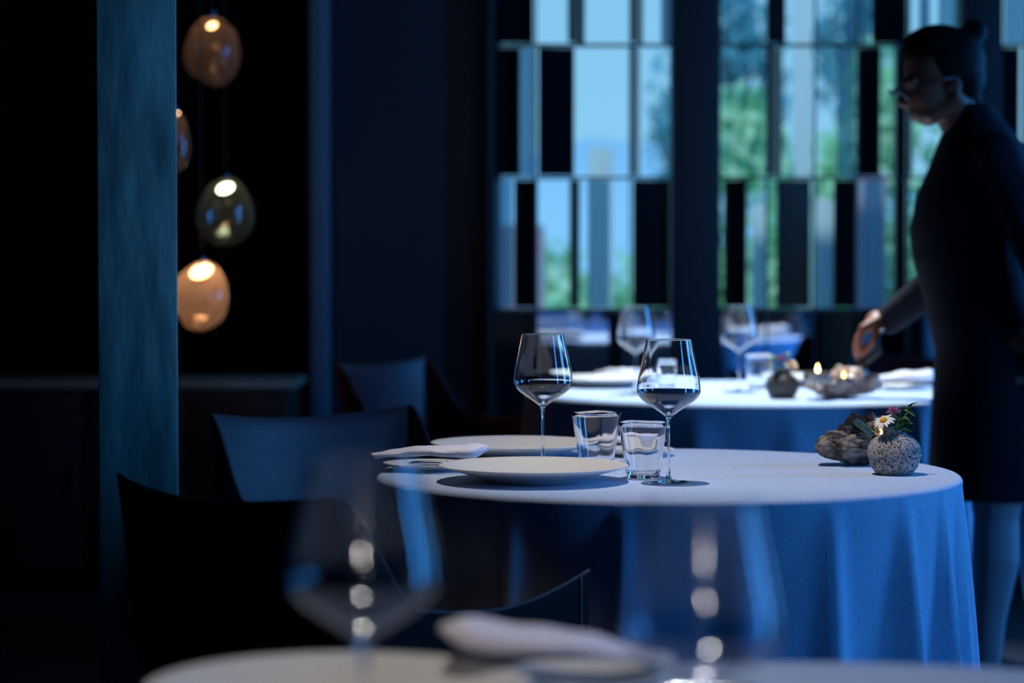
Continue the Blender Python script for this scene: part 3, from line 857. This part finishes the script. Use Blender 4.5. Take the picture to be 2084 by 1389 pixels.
# ------------------------------------------------------------------ crystal rocks with candles
def prism(p, d, r, L, seed, n=6):
    q = Vector(d).normalized().to_track_quat('Z', 'Y').to_matrix().to_4x4()
    rr = random.Random(seed)
    prof = [(r, 0), (r * .96, L * .72), (0, L)]
    v, f = lathe([(0, -.002), (r, -.002), (r * .96, L * .74), (0, L)], n)
    return xf((v, f), T(*p) @ q @ RZ(rr.random() * 3))
def rock(loc, size, label, m, mc, seed, dark=True, ncr=34):
    t = empty('crystal_rock', loc); tag(t, label, 'rock')
    sxr, syr, szr = size
    bm = bmesh.new(); bmesh.ops.create_icosphere(bm, subdivisions=6, radius=1)
    for v in bm.verts:
        p = v.co.copy()
        k = 1 + .24 * noise.noise(p * 1.6 + Vector((seed, 0, 0))) + .12 * noise.noise(p * 4 + Vector((seed, 3, 0))) + .025 * noise.noise(p * 10 + Vector((0, seed, 0))) + .008 * noise.noise(p * 22 + Vector((0, seed, 0)))
        s = p.z
        under = 1.0 if s > -.1 else 1 - .22 * min(1, (-.2 - s) / .6)
        z = max(min(s * k, .62), -.98)
        v.co = Vector((p.x * k * under * sxr, p.y * k * under * syr, szr * (z + .98) / 1.98))
    bm.verts.index_update()
    vf = ([tuple(v.co) for v in bm.verts], [tuple(v.index for v in f.verts) for f in bm.faces]); bm.free()
    obj('rock_base', vf, m, t, 'auto')
    r = random.Random(seed); P = []
    for k in range(ncr):
        x = r.uniform(-.30, .85); y = r.uniform(-.55, .75)
        z = szr * (.80 + .10 * r.random()) * (1 - .30 * (x * x + y * y))
        P.append(prism((x * sxr, y * syr, z - .006), (r.uniform(-.55, .55), r.uniform(-.6, .4), 1), sxr * r.uniform(.13, .27), szr * r.uniform(.30, .62) * (1.2 - .6 * abs(x - .30)), seed * 50 + k))
    obj('crystals', join(*P), mc, t, False)
    return t
ra = rock((.585, 4.125, ZT), (.062, .048, .070), 'brown quartz rock with black crystals behind the pitted vase on the middle table', M['rock'], M['crystal'], 4)
obj('crystal_reflection', xf(box(-.020, .020, -.0045, .0045, -.0055, .0055, .001), T(*(at(1759, 870, 4.08) - Vector((.585, 4.125, ZT)))) @ RY(R(38)) @ RX(R(15))), M['teal_reflection'], ra, 'auto')
rb = rock((.826, 6.03, ZT), (.088, .058, .062), 'pinkish quartz rock glowing from candle light on the farther table', M['rose_rock'], M['rose_rock'], 9, ncr=40)

def tealight(loc, label, sc=1.0, power=0.03):
    c = empty('tealight_candle', loc); tag(c, label, 'candle')
    obj('holder', lathe([(0, 0), (.0165, 0), (.0185, .002), (.0190, .015), (.0178, .015), (.0172, .003), (0, .002)], 40), M['glass'], c)
    obj('wax', lathe([(0, .0022), (.0165, .0022), (.0168, .009), (.015, .0096), (0, .0090)], 32), M['wax'], c)
    obj('wick', tube([(0, 0, .009), (.0004, 0, .0125)], .0005, 6), M['cord'], c)
    obj('flame', lathe(smooth_prof([(0.0001, .0115), (.0018, .0140), (.0023, .0165), (.0014, .0205), (.0001, .0250)], 4), 14), M['flame'], c)
    c.scale = (sc,) * 3
    l = light('candle_glow', 'POINT', (loc[0], loc[1] - .0, loc[2] + .035 * sc), (loc[0], loc[1], 0), power, (1.0, .55, .22), shadow_soft_size=.004)
    return c
cp = at(1794, 893, 4.08)
tealight((cp.x, cp.y, cp.z - .006), 'small lit candle on the brown crystal rock behind the daisy', .9)
cp = at(1664, 772, 5.955)
tealight((cp.x, cp.y, cp.z - .008), 'bright lit candle at the left end of the pinkish rock on the farther table', 1.9, .05)
cp = at(1717, 776, 5.985)
tealight((cp.x, cp.y, cp.z - .008), 'smaller lit candle in the middle of the pinkish rock on the farther table', 1.3, .03)

# ------------------------------------------------------------------ leather armchairs
def grid_sheet(fn, nu, nv):
    V = [fn(i / nu, j / nv) for j in range(nv + 1) for i in range(nu + 1)]
    Fc = []
    for j in range(nv):
        for i in range(nu):
            a = j * (nu + 1) + i
            Fc.append((a, a + 1, a + nu + 2, a + nu + 1))
    return V, Fc
def armchair(loc, rz, label, m):
    """local: faces +Y, width along X"""
    t = empty('leather_armchair', loc, rz); tag(t, label, 'armchair')
    hw = .23; dp = .43
    def sheet(name, fn, nu, nv, th=.006, mm=None):
        o = obj(name, grid_sheet(fn, nu, nv), mm or m, t)
        s = o.modifiers.new('s', 'SOLIDIFY'); s.thickness = th; s.offset = 0
        b = o.modifiers.new('b', 'BEVEL'); b.width = .0015; b.segments = 2; b.limit_method = 'ANGLE'
        return o
    def back(u, v):
        x = (u * 2 - 1) * hw
        sag = 1 - (2 * u - 1) ** 2
        ztop = .800 - .018 * sag
        z = .44 + (ztop - .44) * v
        y = -dp / 2 - .045 * v - .035 * sag * (.4 + .6 * v)
        return (x * (1 + .02 * v), y, z)
    sheet('backrest', back, 24, 14)
    def side_top(u):
        # from the back corner down the wing, along the sagging arm, to the front corner
        if u < .26:
            k = u / .26; k = k * k * (3 - 2 * k)
            return .800 - (.800 - .640) * k
        k = (u - .26) / .74
        return .640 + .022 * k * k - .018 * math.sin(PI * k)
    for s in (-1, 1):
        def side(u, v, s=s):
            zt = side_top(u)
            z = .40 + (zt - .40) * v
            y0 = -dp / 2 - .045 * ((z - .44) / .36 if z > .44 else 0)
            y = y0 + (dp / 2 - y0) * u
            return (s * (hw * 1.01 + .008 * math.sin(PI * u)), y, z)
        arm = sheet('side_panel', side, 28, 12)
        seam = [Vector(side(i / 28, 1)) + Vector((s * .002, 0, .001)) for i in range(29)]
        obj('seam', tube(seam, .0022, 6), M['thread'], arm)
        seam = [Vector(side(.955, i / 10)) + Vector((s * .004, 0, 0)) for i in range(11)]
        obj('seam', tube(seam, .0018, 6), M['thread'], arm)
        for y in (-dp / 2, dp / 2 - .012):
            obj('leg', xf(box(-.014, .014, -.014, .014, 0, .46, .006), T(s * (hw - .004), y, 0)), m, t, 'auto')
    sm = [Vector(back(i / 24, 1)) + Vector((0, -.001, .001)) for i in range(25)]
    obj('seam', tube(sm, .0022, 6), M['thread'], t)
    obj('seat', box(-hw + .008, hw - .008, -dp / 2 + .01, dp / 2, .395, .455, .014), m, t, 'auto')
    return t
def face(fx, fy): return math.atan2(-fx, fy)
armchair((-.208, 3.436, 0), face(.70, .71), 'black leather armchair in shadow in front of the middle table', M['leather_dark'])
armchair((-.241, 4.608, 0), face(.60, -.80), 'oxblood leather armchair at the left behind the middle table, next to the column', M['leather'])
armchair((-.155, 6.92, 0), face(.86, -.51), 'oxblood leather armchair at the left of the farther table, in front of the dark wall', M['leather'])
armchair((1.14, 7.30, 0), face(-.55, -.83), 'dark red leather armchair behind the farther table, partly hidden by the person', M['leather'])

# ------------------------------------------------------------------ pendants and sideboard in the niche
def pendant(px, py, Y, w, h, label, m, led, seed, pale=False, power=1.2, ledoff=(0, 0), flame=.018):
    c = at(px, py, Y)
    t = empty('pendant_lamp', (c.x, Y, c.z)); tag(t, label, 'pendant lamp')
    V, Fc = ball((0, 0, 0), (1, 1, 1), 40, 28)
    V2_ = []
    for v in V:
        p = Vector(v)
        k = 1 + .10 * noise.noise(p * 1.1 + Vector((seed, 0, 0))) + .05 * noise.noise(p * 2.6 + Vector((seed, 4, 0)))
        V2_.append((p.x * k * w / 2 * (1 - .06 * p.z), p.y * k * w / 2, p.z * k * h / 2))
    obj('blown_shade', (V2_, Fc), m, t)
    zt = h * .36
    obj('bulb', xf(ball((0, 0, 0), (flame * 1.3, flame * 1.1, flame * .75), 16, 10), T(ledoff[0], 0, zt + ledoff[1]) @ RY(R(-20))), led, t)
    obj('socket', lathe([(0, h * .44), (.012, h * .44), (.012, h * .56), (.006, h * .60), (0, h * .60)], 20), M['dark_steel'], t, 'auto')
    obj('cord', tube([(0, 0, h * .58), (0, 0, 2.9 - c.z)], .0022, 6), M['cord'], t)
    light('pendant_glow', 'POINT', (c.x + ledoff[0], Y, c.z + h * .22), (c.x, Y, 0), power, (1.0, .66, .38) if not pale else (1, .9, .6), shadow_soft_size=.02)
PY = 7.4
k_ = PY / F
pendant(432, 103, 7.75, 112 * 7.75 / F, 140 * 7.75 / F, 'topmost amber blown glass pendant right of the column', M['amber'], M['led'], 2, power=.10, flame=.012)
pendant(355, 290, 7.2, 64 * k_, 120 * k_, 'pendant half hidden behind the right edge of the column', M['amber'], M['led'], 7, power=.03, flame=.008, ledoff=(.004, .02))
pendant(459, 432, 7.35, 114 * 7.35 / F, 136 * 7.35 / F, 'clear smoky blown glass pendant with a pale glow at its top', M['clear_blown'], M['led_pale'], 5, True, .10, flame=.020)
pendant(410, 603, 6.95, 110 * 6.95 / F, 142 * 6.95 / F, 'lowest and brightest amber blown glass pendant, right of the column', M['amber'], M['led'], 11, power=.70, flame=.026)

sb = empty('sideboard', (-1.22, 8.0, 0)); tag(sb, 'low black sideboard in the dark niche below the pendants', 'sideboard')
obj('body', box(-.50, .50, -.18, .20, .08, .675, .004), M['wood'], sb, 'auto')
obj('top', box(-.52, .52, -.20, .22, .676, .700, .003), M['lit_wood'], sb, 'auto')
for i in range(3):
    x = -.5 + i / 3
    d = obj('door', box(x + .006, x + .327, -.196, -.181, .10, .66, .003), M['wood'], sb, 'auto')
    obj('handle', box(x + .29, x + .30, -.206, -.197, .34, .42, .002), M['dark_steel'], d, 'auto')
for x in (-.46, .46):
    for y in (-.15, .17):
        obj('leg', box(x - .015, x + .015, y - .015, y + .015, 0, .08), M['dark_steel'], sb, False)

# ------------------------------------------------------------------ the person serving
PYY = 5.74
def PW(px, py, Y=PYY): return at(px, py, Y)
per = empty('person', (1.15, PYY, 0)); tag(per, 'person with a hair bun and glasses, in a dark dress, leaning over the farther table', 'person')
O = Vector((1.15, PYY, 0))
def L_(vf): return [tuple(Vector(v) - O) for v in vf[0]], vf[1]
def v3(x, y, z): return Vector((x, y, z))
B = []
# head in profile, looking down to the left
B.append(ball((1.018, PYY, 1.560), (.092, .074, .088), 24, 18))
B.append(ball((.995, PYY, 1.500), (.070, .062, .075), 24, 18))
B.append(ball((.978, PYY, 1.452), (.040, .042, .036), 20, 14))          # muzzle
B.append(ball((.984, PYY, 1.434), (.028, .030, .020), 16, 12))          # chin
B.append(capsule((.990, PYY - .030, 1.440), .020, (1.045, PYY - .050, 1.472), .022))
B.append(capsule((.990, PYY + .030, 1.440), .020, (1.045, PYY + .050, 1.472), .022))
B.append(capsule((.925, PYY, 1.506), .009, (.922, PYY, 1.470), .012))   # nose
B.append(ball((.930, PYY - .010, 1.466), .008)); B.append(ball((.930, PYY + .010, 1.466), .008))
B.append(capsule((.944, PYY - .014, 1.452), .006, (.944, PYY + .014, 1.452), .006))
B.append(capsule((.951, PYY - .013, 1.442), .007, (.951, PYY + .013, 1.442), .007))
for s in (-1, 1):
    B.append(ball((1.040, PYY + s * .074, 1.505), (.014, .006, .024)))
    B.append(capsule((.926, PYY + s * .014, 1.517), .008, (.940, PYY + s * .048, 1.515), .008))
# neck, trunk, hips
B.append(capsule((1.030, PYY, 1.49), .048, (1.085, PYY, 1.385), .055))
tr = [ering(1.165, PYY, .80, .10, .155), ering(1.165, PYY, .90, .115, .17), ering(1.115, PYY, 1.03, .095, .125), ering(1.085, PYY, 1.15, .10, .145), ering(1.090, PYY, 1.25, .10, .160), ering(1.105, PYY, 1.33, .085, .165), ering(1.100, PYY, 1.385, .06, .10)]
B.append(loft(tr))
SN, SF = v3(1.115, PYY - .165, 1.335), v3(1.085, PYY + .165, 1.335)
EN, WN = v3(1.215, PYY - .21, 1.085), v3(1.275, PYY - .20, .865)
EF = PW(1925, 562, 5.92); WF = PW(1806, 652, 6.05)
B.append(capsule(SN, .050, EN, .040)); B.append(capsule(EN, .040, WN, .026))
B.append(capsule(SF, .050, EF, .040)); B.append(capsule(EF, .040, WF, .026))
# legs
HN, KN, AN = v3(1.165, PYY - .085, .82), v3(1.136, PYY - .085, .520), v3(1.115, PYY - .085, .150)
HF, KF, AF = v3(1.175, PYY + .085, .82), v3(1.258, PYY + .09, .520), v3(1.300, PYY + .09, .150)
for H_, K_, A_ in ((HN, KN, AN), (HF, KF, AF)):
    B.append(capsule(H_, .085, K_, .056))
    mid = K_.lerp(A_, .34) + Vector((.006, 0, 0))
    B.append(capsule(K_, .050, mid, .052)); B.append(capsule(mid, .052, K_.lerp(A_, .70), .038)); B.append(capsule(K_.lerp(A_, .70), .038, A_, .031))
    toe = A_ + Vector((-.155, 0, -.112)); B.append(capsule(A_ + Vector((0, 0, -.02)), .030, A_ + Vector((-.10, 0, -.09)), .026)); B.append(capsule(A_ + Vector((-.10, 0, -.09)), .026, toe, .018))
    B.append(ball(A_ + Vector((.022, 0, -.045)), (.030, .028, .030)))
# far hand pinching the tongs
def finger(base, pts, r0, r1):
    P = [Vector(base)] + [Vector(p) for p in pts]; out = []
    for i in range(len(P) - 1):
        a = r0 + (r1 - r0) * i / (len(P) - 1); b = r0 + (r1 - r0) * (i + 1) / (len(P) - 1)
        out.append(capsule(P[i], a, P[i + 1], b))
    return out
HY = 6.05
pc = PW(1775, 660, HY)
B.append(capsule(WF, .027, PW(1785, 655, HY), .030))
for dy in (-.028, -.010, .010, .028):
    B.append(capsule(PW(1788, 652, HY + dy * .7), .016, PW(1757, 668, HY + dy), .0125))
for dy, a, b, c in ((-.028, (1749, 690), (1746, 708), (1749, 724)), (-.010, (1745, 690), (1741, 709), (1745, 727)), (.010, (1746, 690), (1744, 710), (1750, 726)), (.029, (1751, 690), (1752, 707), (1760, 716))):
    B += finger(PW(1757, 668, HY + dy), [PW(*a, HY + dy), PW(*b, HY + dy * .8), PW(*c, HY + dy * .55)], .0098, .0072)
B += finger(PW(1790, 665, HY - .025), [PW(1783, 685, HY - .035), PW(1772, 703, HY - .030), PW(1757, 720, HY - .022)], .0130, .0085)
# near hand hanging relaxed
B.append(capsule(WN, .026, WN + v3(.012, 0, -.045), .030))
for i, dx in enumerate((-.028, -.010, .010, .027)):
    k = WN + v3(.015 + dx, -.002, -.085)
    ln = (.036, .041, .038, .030)[i]
    B.append(capsule(WN + v3(.012 + dx * .6, 0, -.04), .015, k, .0115))
    B += finger(k, [k + v3(-.003, 0, -ln), k + v3(-.010, .006, -ln * 1.65), k + v3(-.018, .012, -ln * 2.15)], .0092, .007)
B += finger(WN + v3(-.012, 0, -.02), [WN + v3(-.038, .006, -.055), WN + v3(-.046, .014, -.090)], .0115, .0085)
body = remeshed('body', L_(join(*B)), M['skin'], per, .0055, 3)
tights = []
for H_, K_, A_ in ((HN, KN, AN), (HF, KF, AF)):
    mid = K_.lerp(A_, .34) + Vector((.006, 0, 0))
    tights += [capsule(H_.lerp(K_, .5), .070, K_, .059), capsule(K_, .053, mid, .056), capsule(mid, .056, K_.lerp(A_, .70), .041), capsule(K_.lerp(A_, .70), .041, A_, .034), capsule(A_, .034, A_ + Vector((-.03, 0, -.05)), .032)]
remeshed('tights', L_(join(*tights)), M['stocking'], per, .006, 2)
# dress: skirt, bodice, long sleeves
Dp = [ering(1.135, PYY, .535, .150, .165, tilt=.0), ering(1.145, PYY, .62, .152, .170), ering(1.152, PYY, .76, .152, .170), ering(1.150, PYY, .88, .142, .170), ering(1.105, PYY, 1.02, .130, .150), ering(1.085, PYY, 1.10, .134, .160),
      ering(1.078, PYY, 1.17, .132, .172), ering(1.085, PYY, 1.25, .124, .182), ering(1.106, PYY, 1.325, .112, .190), ering(1.108, PYY, 1.365, .100, .160), ering(1.104, PYY, 1.40, .082, .115), ering(1.098, PYY, 1.43, .062, .078), ering(1.085, PYY, 1.465, .050, .056)]
dp = []
for i in range(len(Dp)): dp.append(Dp[i])
P = [loft(dp)]
P.append(capsule(SN, .060, EN, .050)); P.append(capsule(EN, .050, WN.lerp(EN, .04), .036))
P.append(capsule(SF, .060, EF, .052)); P.append(capsule(EF, .052, WF.lerp(EF, .02), .037))
remeshed('dress', L_(join(*P)), M['dress'], per, .008, 4)
# hair with a bun
Hh = [ball((1.034, PYY, 1.565), (.088, .082, .080), 26, 20), ball((1.008, PYY, 1.592), (.088, .074, .062), 26, 20), ball((1.064, PYY, 1.525), (.058, .070, .058), 20, 16), ball((1.092, PYY, 1.634), (.033, .034, .031), 20, 16), ball((1.078, PYY, 1.607), (.022, .026, .024)), capsule((1.085, PYY, 1.52), .03, (1.095, PYY, 1.47), .018)]
remeshed('hair', L_(join(*Hh)), M['hair'], per, .005, 3)
gl = empty('glasses', (0, 0, 0)); gl.parent = per
gf = []; ln = []
ax = Vector((.041, 0, -.034)).normalized()
cen = v3(.915, PYY, 1.486)
for s in (-1, 1):
    ringp = [cen + v3(0, s * .032, 0) + ax * (.021 * math.sin(a)) + v3(0, .026 * math.cos(a), 0) for a in [2 * PI * q / 24 for q in range(25)]]
    gf.append(tube(ringp, .0022, 8, False))
    ln.append(([tuple(p) for p in ringp[:24]], [tuple(range(24))]))
    gf.append(tube([cen + v3(0, s * .058, 0) - ax * .010, v3(.965, PYY + s * .073, 1.512), v3(1.045, PYY + s * .080, 1.525)], .0020, 6))
gf.append(tube([cen + v3(0, -.007, 0) - ax * .006, cen + v3(0, .007, 0) - ax * .006], .0018, 6))
obj('glasses_frame', L_(join(*gf)), M['dark_steel'], gl)
obj('lens', L_(join(*ln)), M['lens'], gl, False)
for A_, s in ((AN, 0), (AF, 1)):
    S = []
    rg = []
    for u, w, zb, zt in ((-.19, .016, .0, .018), (-.165, .034, .0, .032), (-.12, .040, .0, .040), (-.07, .034, .012, .070), (-.02, .030, .045, .095), (.025, .029, .055, .110), (.05, .022, .062, .112)):
        rg.append([(A_.x + u + .005, A_.y + w * math.cos(a), (zb + zt) / 2 + (zt - zb) / 2 * math.sin(a)) for a in [2 * PI * q / 18 for q in range(18)]])
    S.append(loft(rg))
    S.append(tube([(A_.x + .035, A_.y, .068), (A_.x + .040, A_.y, .0)], [.022, .012], 12))
    obj('shoe', L_(join(*S)), M['shoe'], per)

tg = empty('serving_tongs', PW(1742, 748, HY)); tag(tg, 'slim dark metal tongs held in the person\'s hand above the candle rock', 'tongs')
o0 = PW(1742, 748, HY)
def Q(px, py, dy=0): return PW(px, py, HY + dy) - o0
obj('tong_arm', tube([Q(1804, 664, -.035), Q(1790, 680, -.045), Q(1784, 698, -.045), Q(1791, 714, -.045), Q(1770, 731, -.030), Q(1746, 748, -.01), Q(1735, 771)], [.004, .0055, .006, .007, .006, .005, .003], 10), M['tongs'], tg)
obj('tong_arm', tube([Q(1754, 716, -.020), Q(1748, 735, -.012), Q(1742, 752, .003), Q(1733, 772, .003)], [.005, .0055, .0045, .003], 10), M['tongs'], tg)
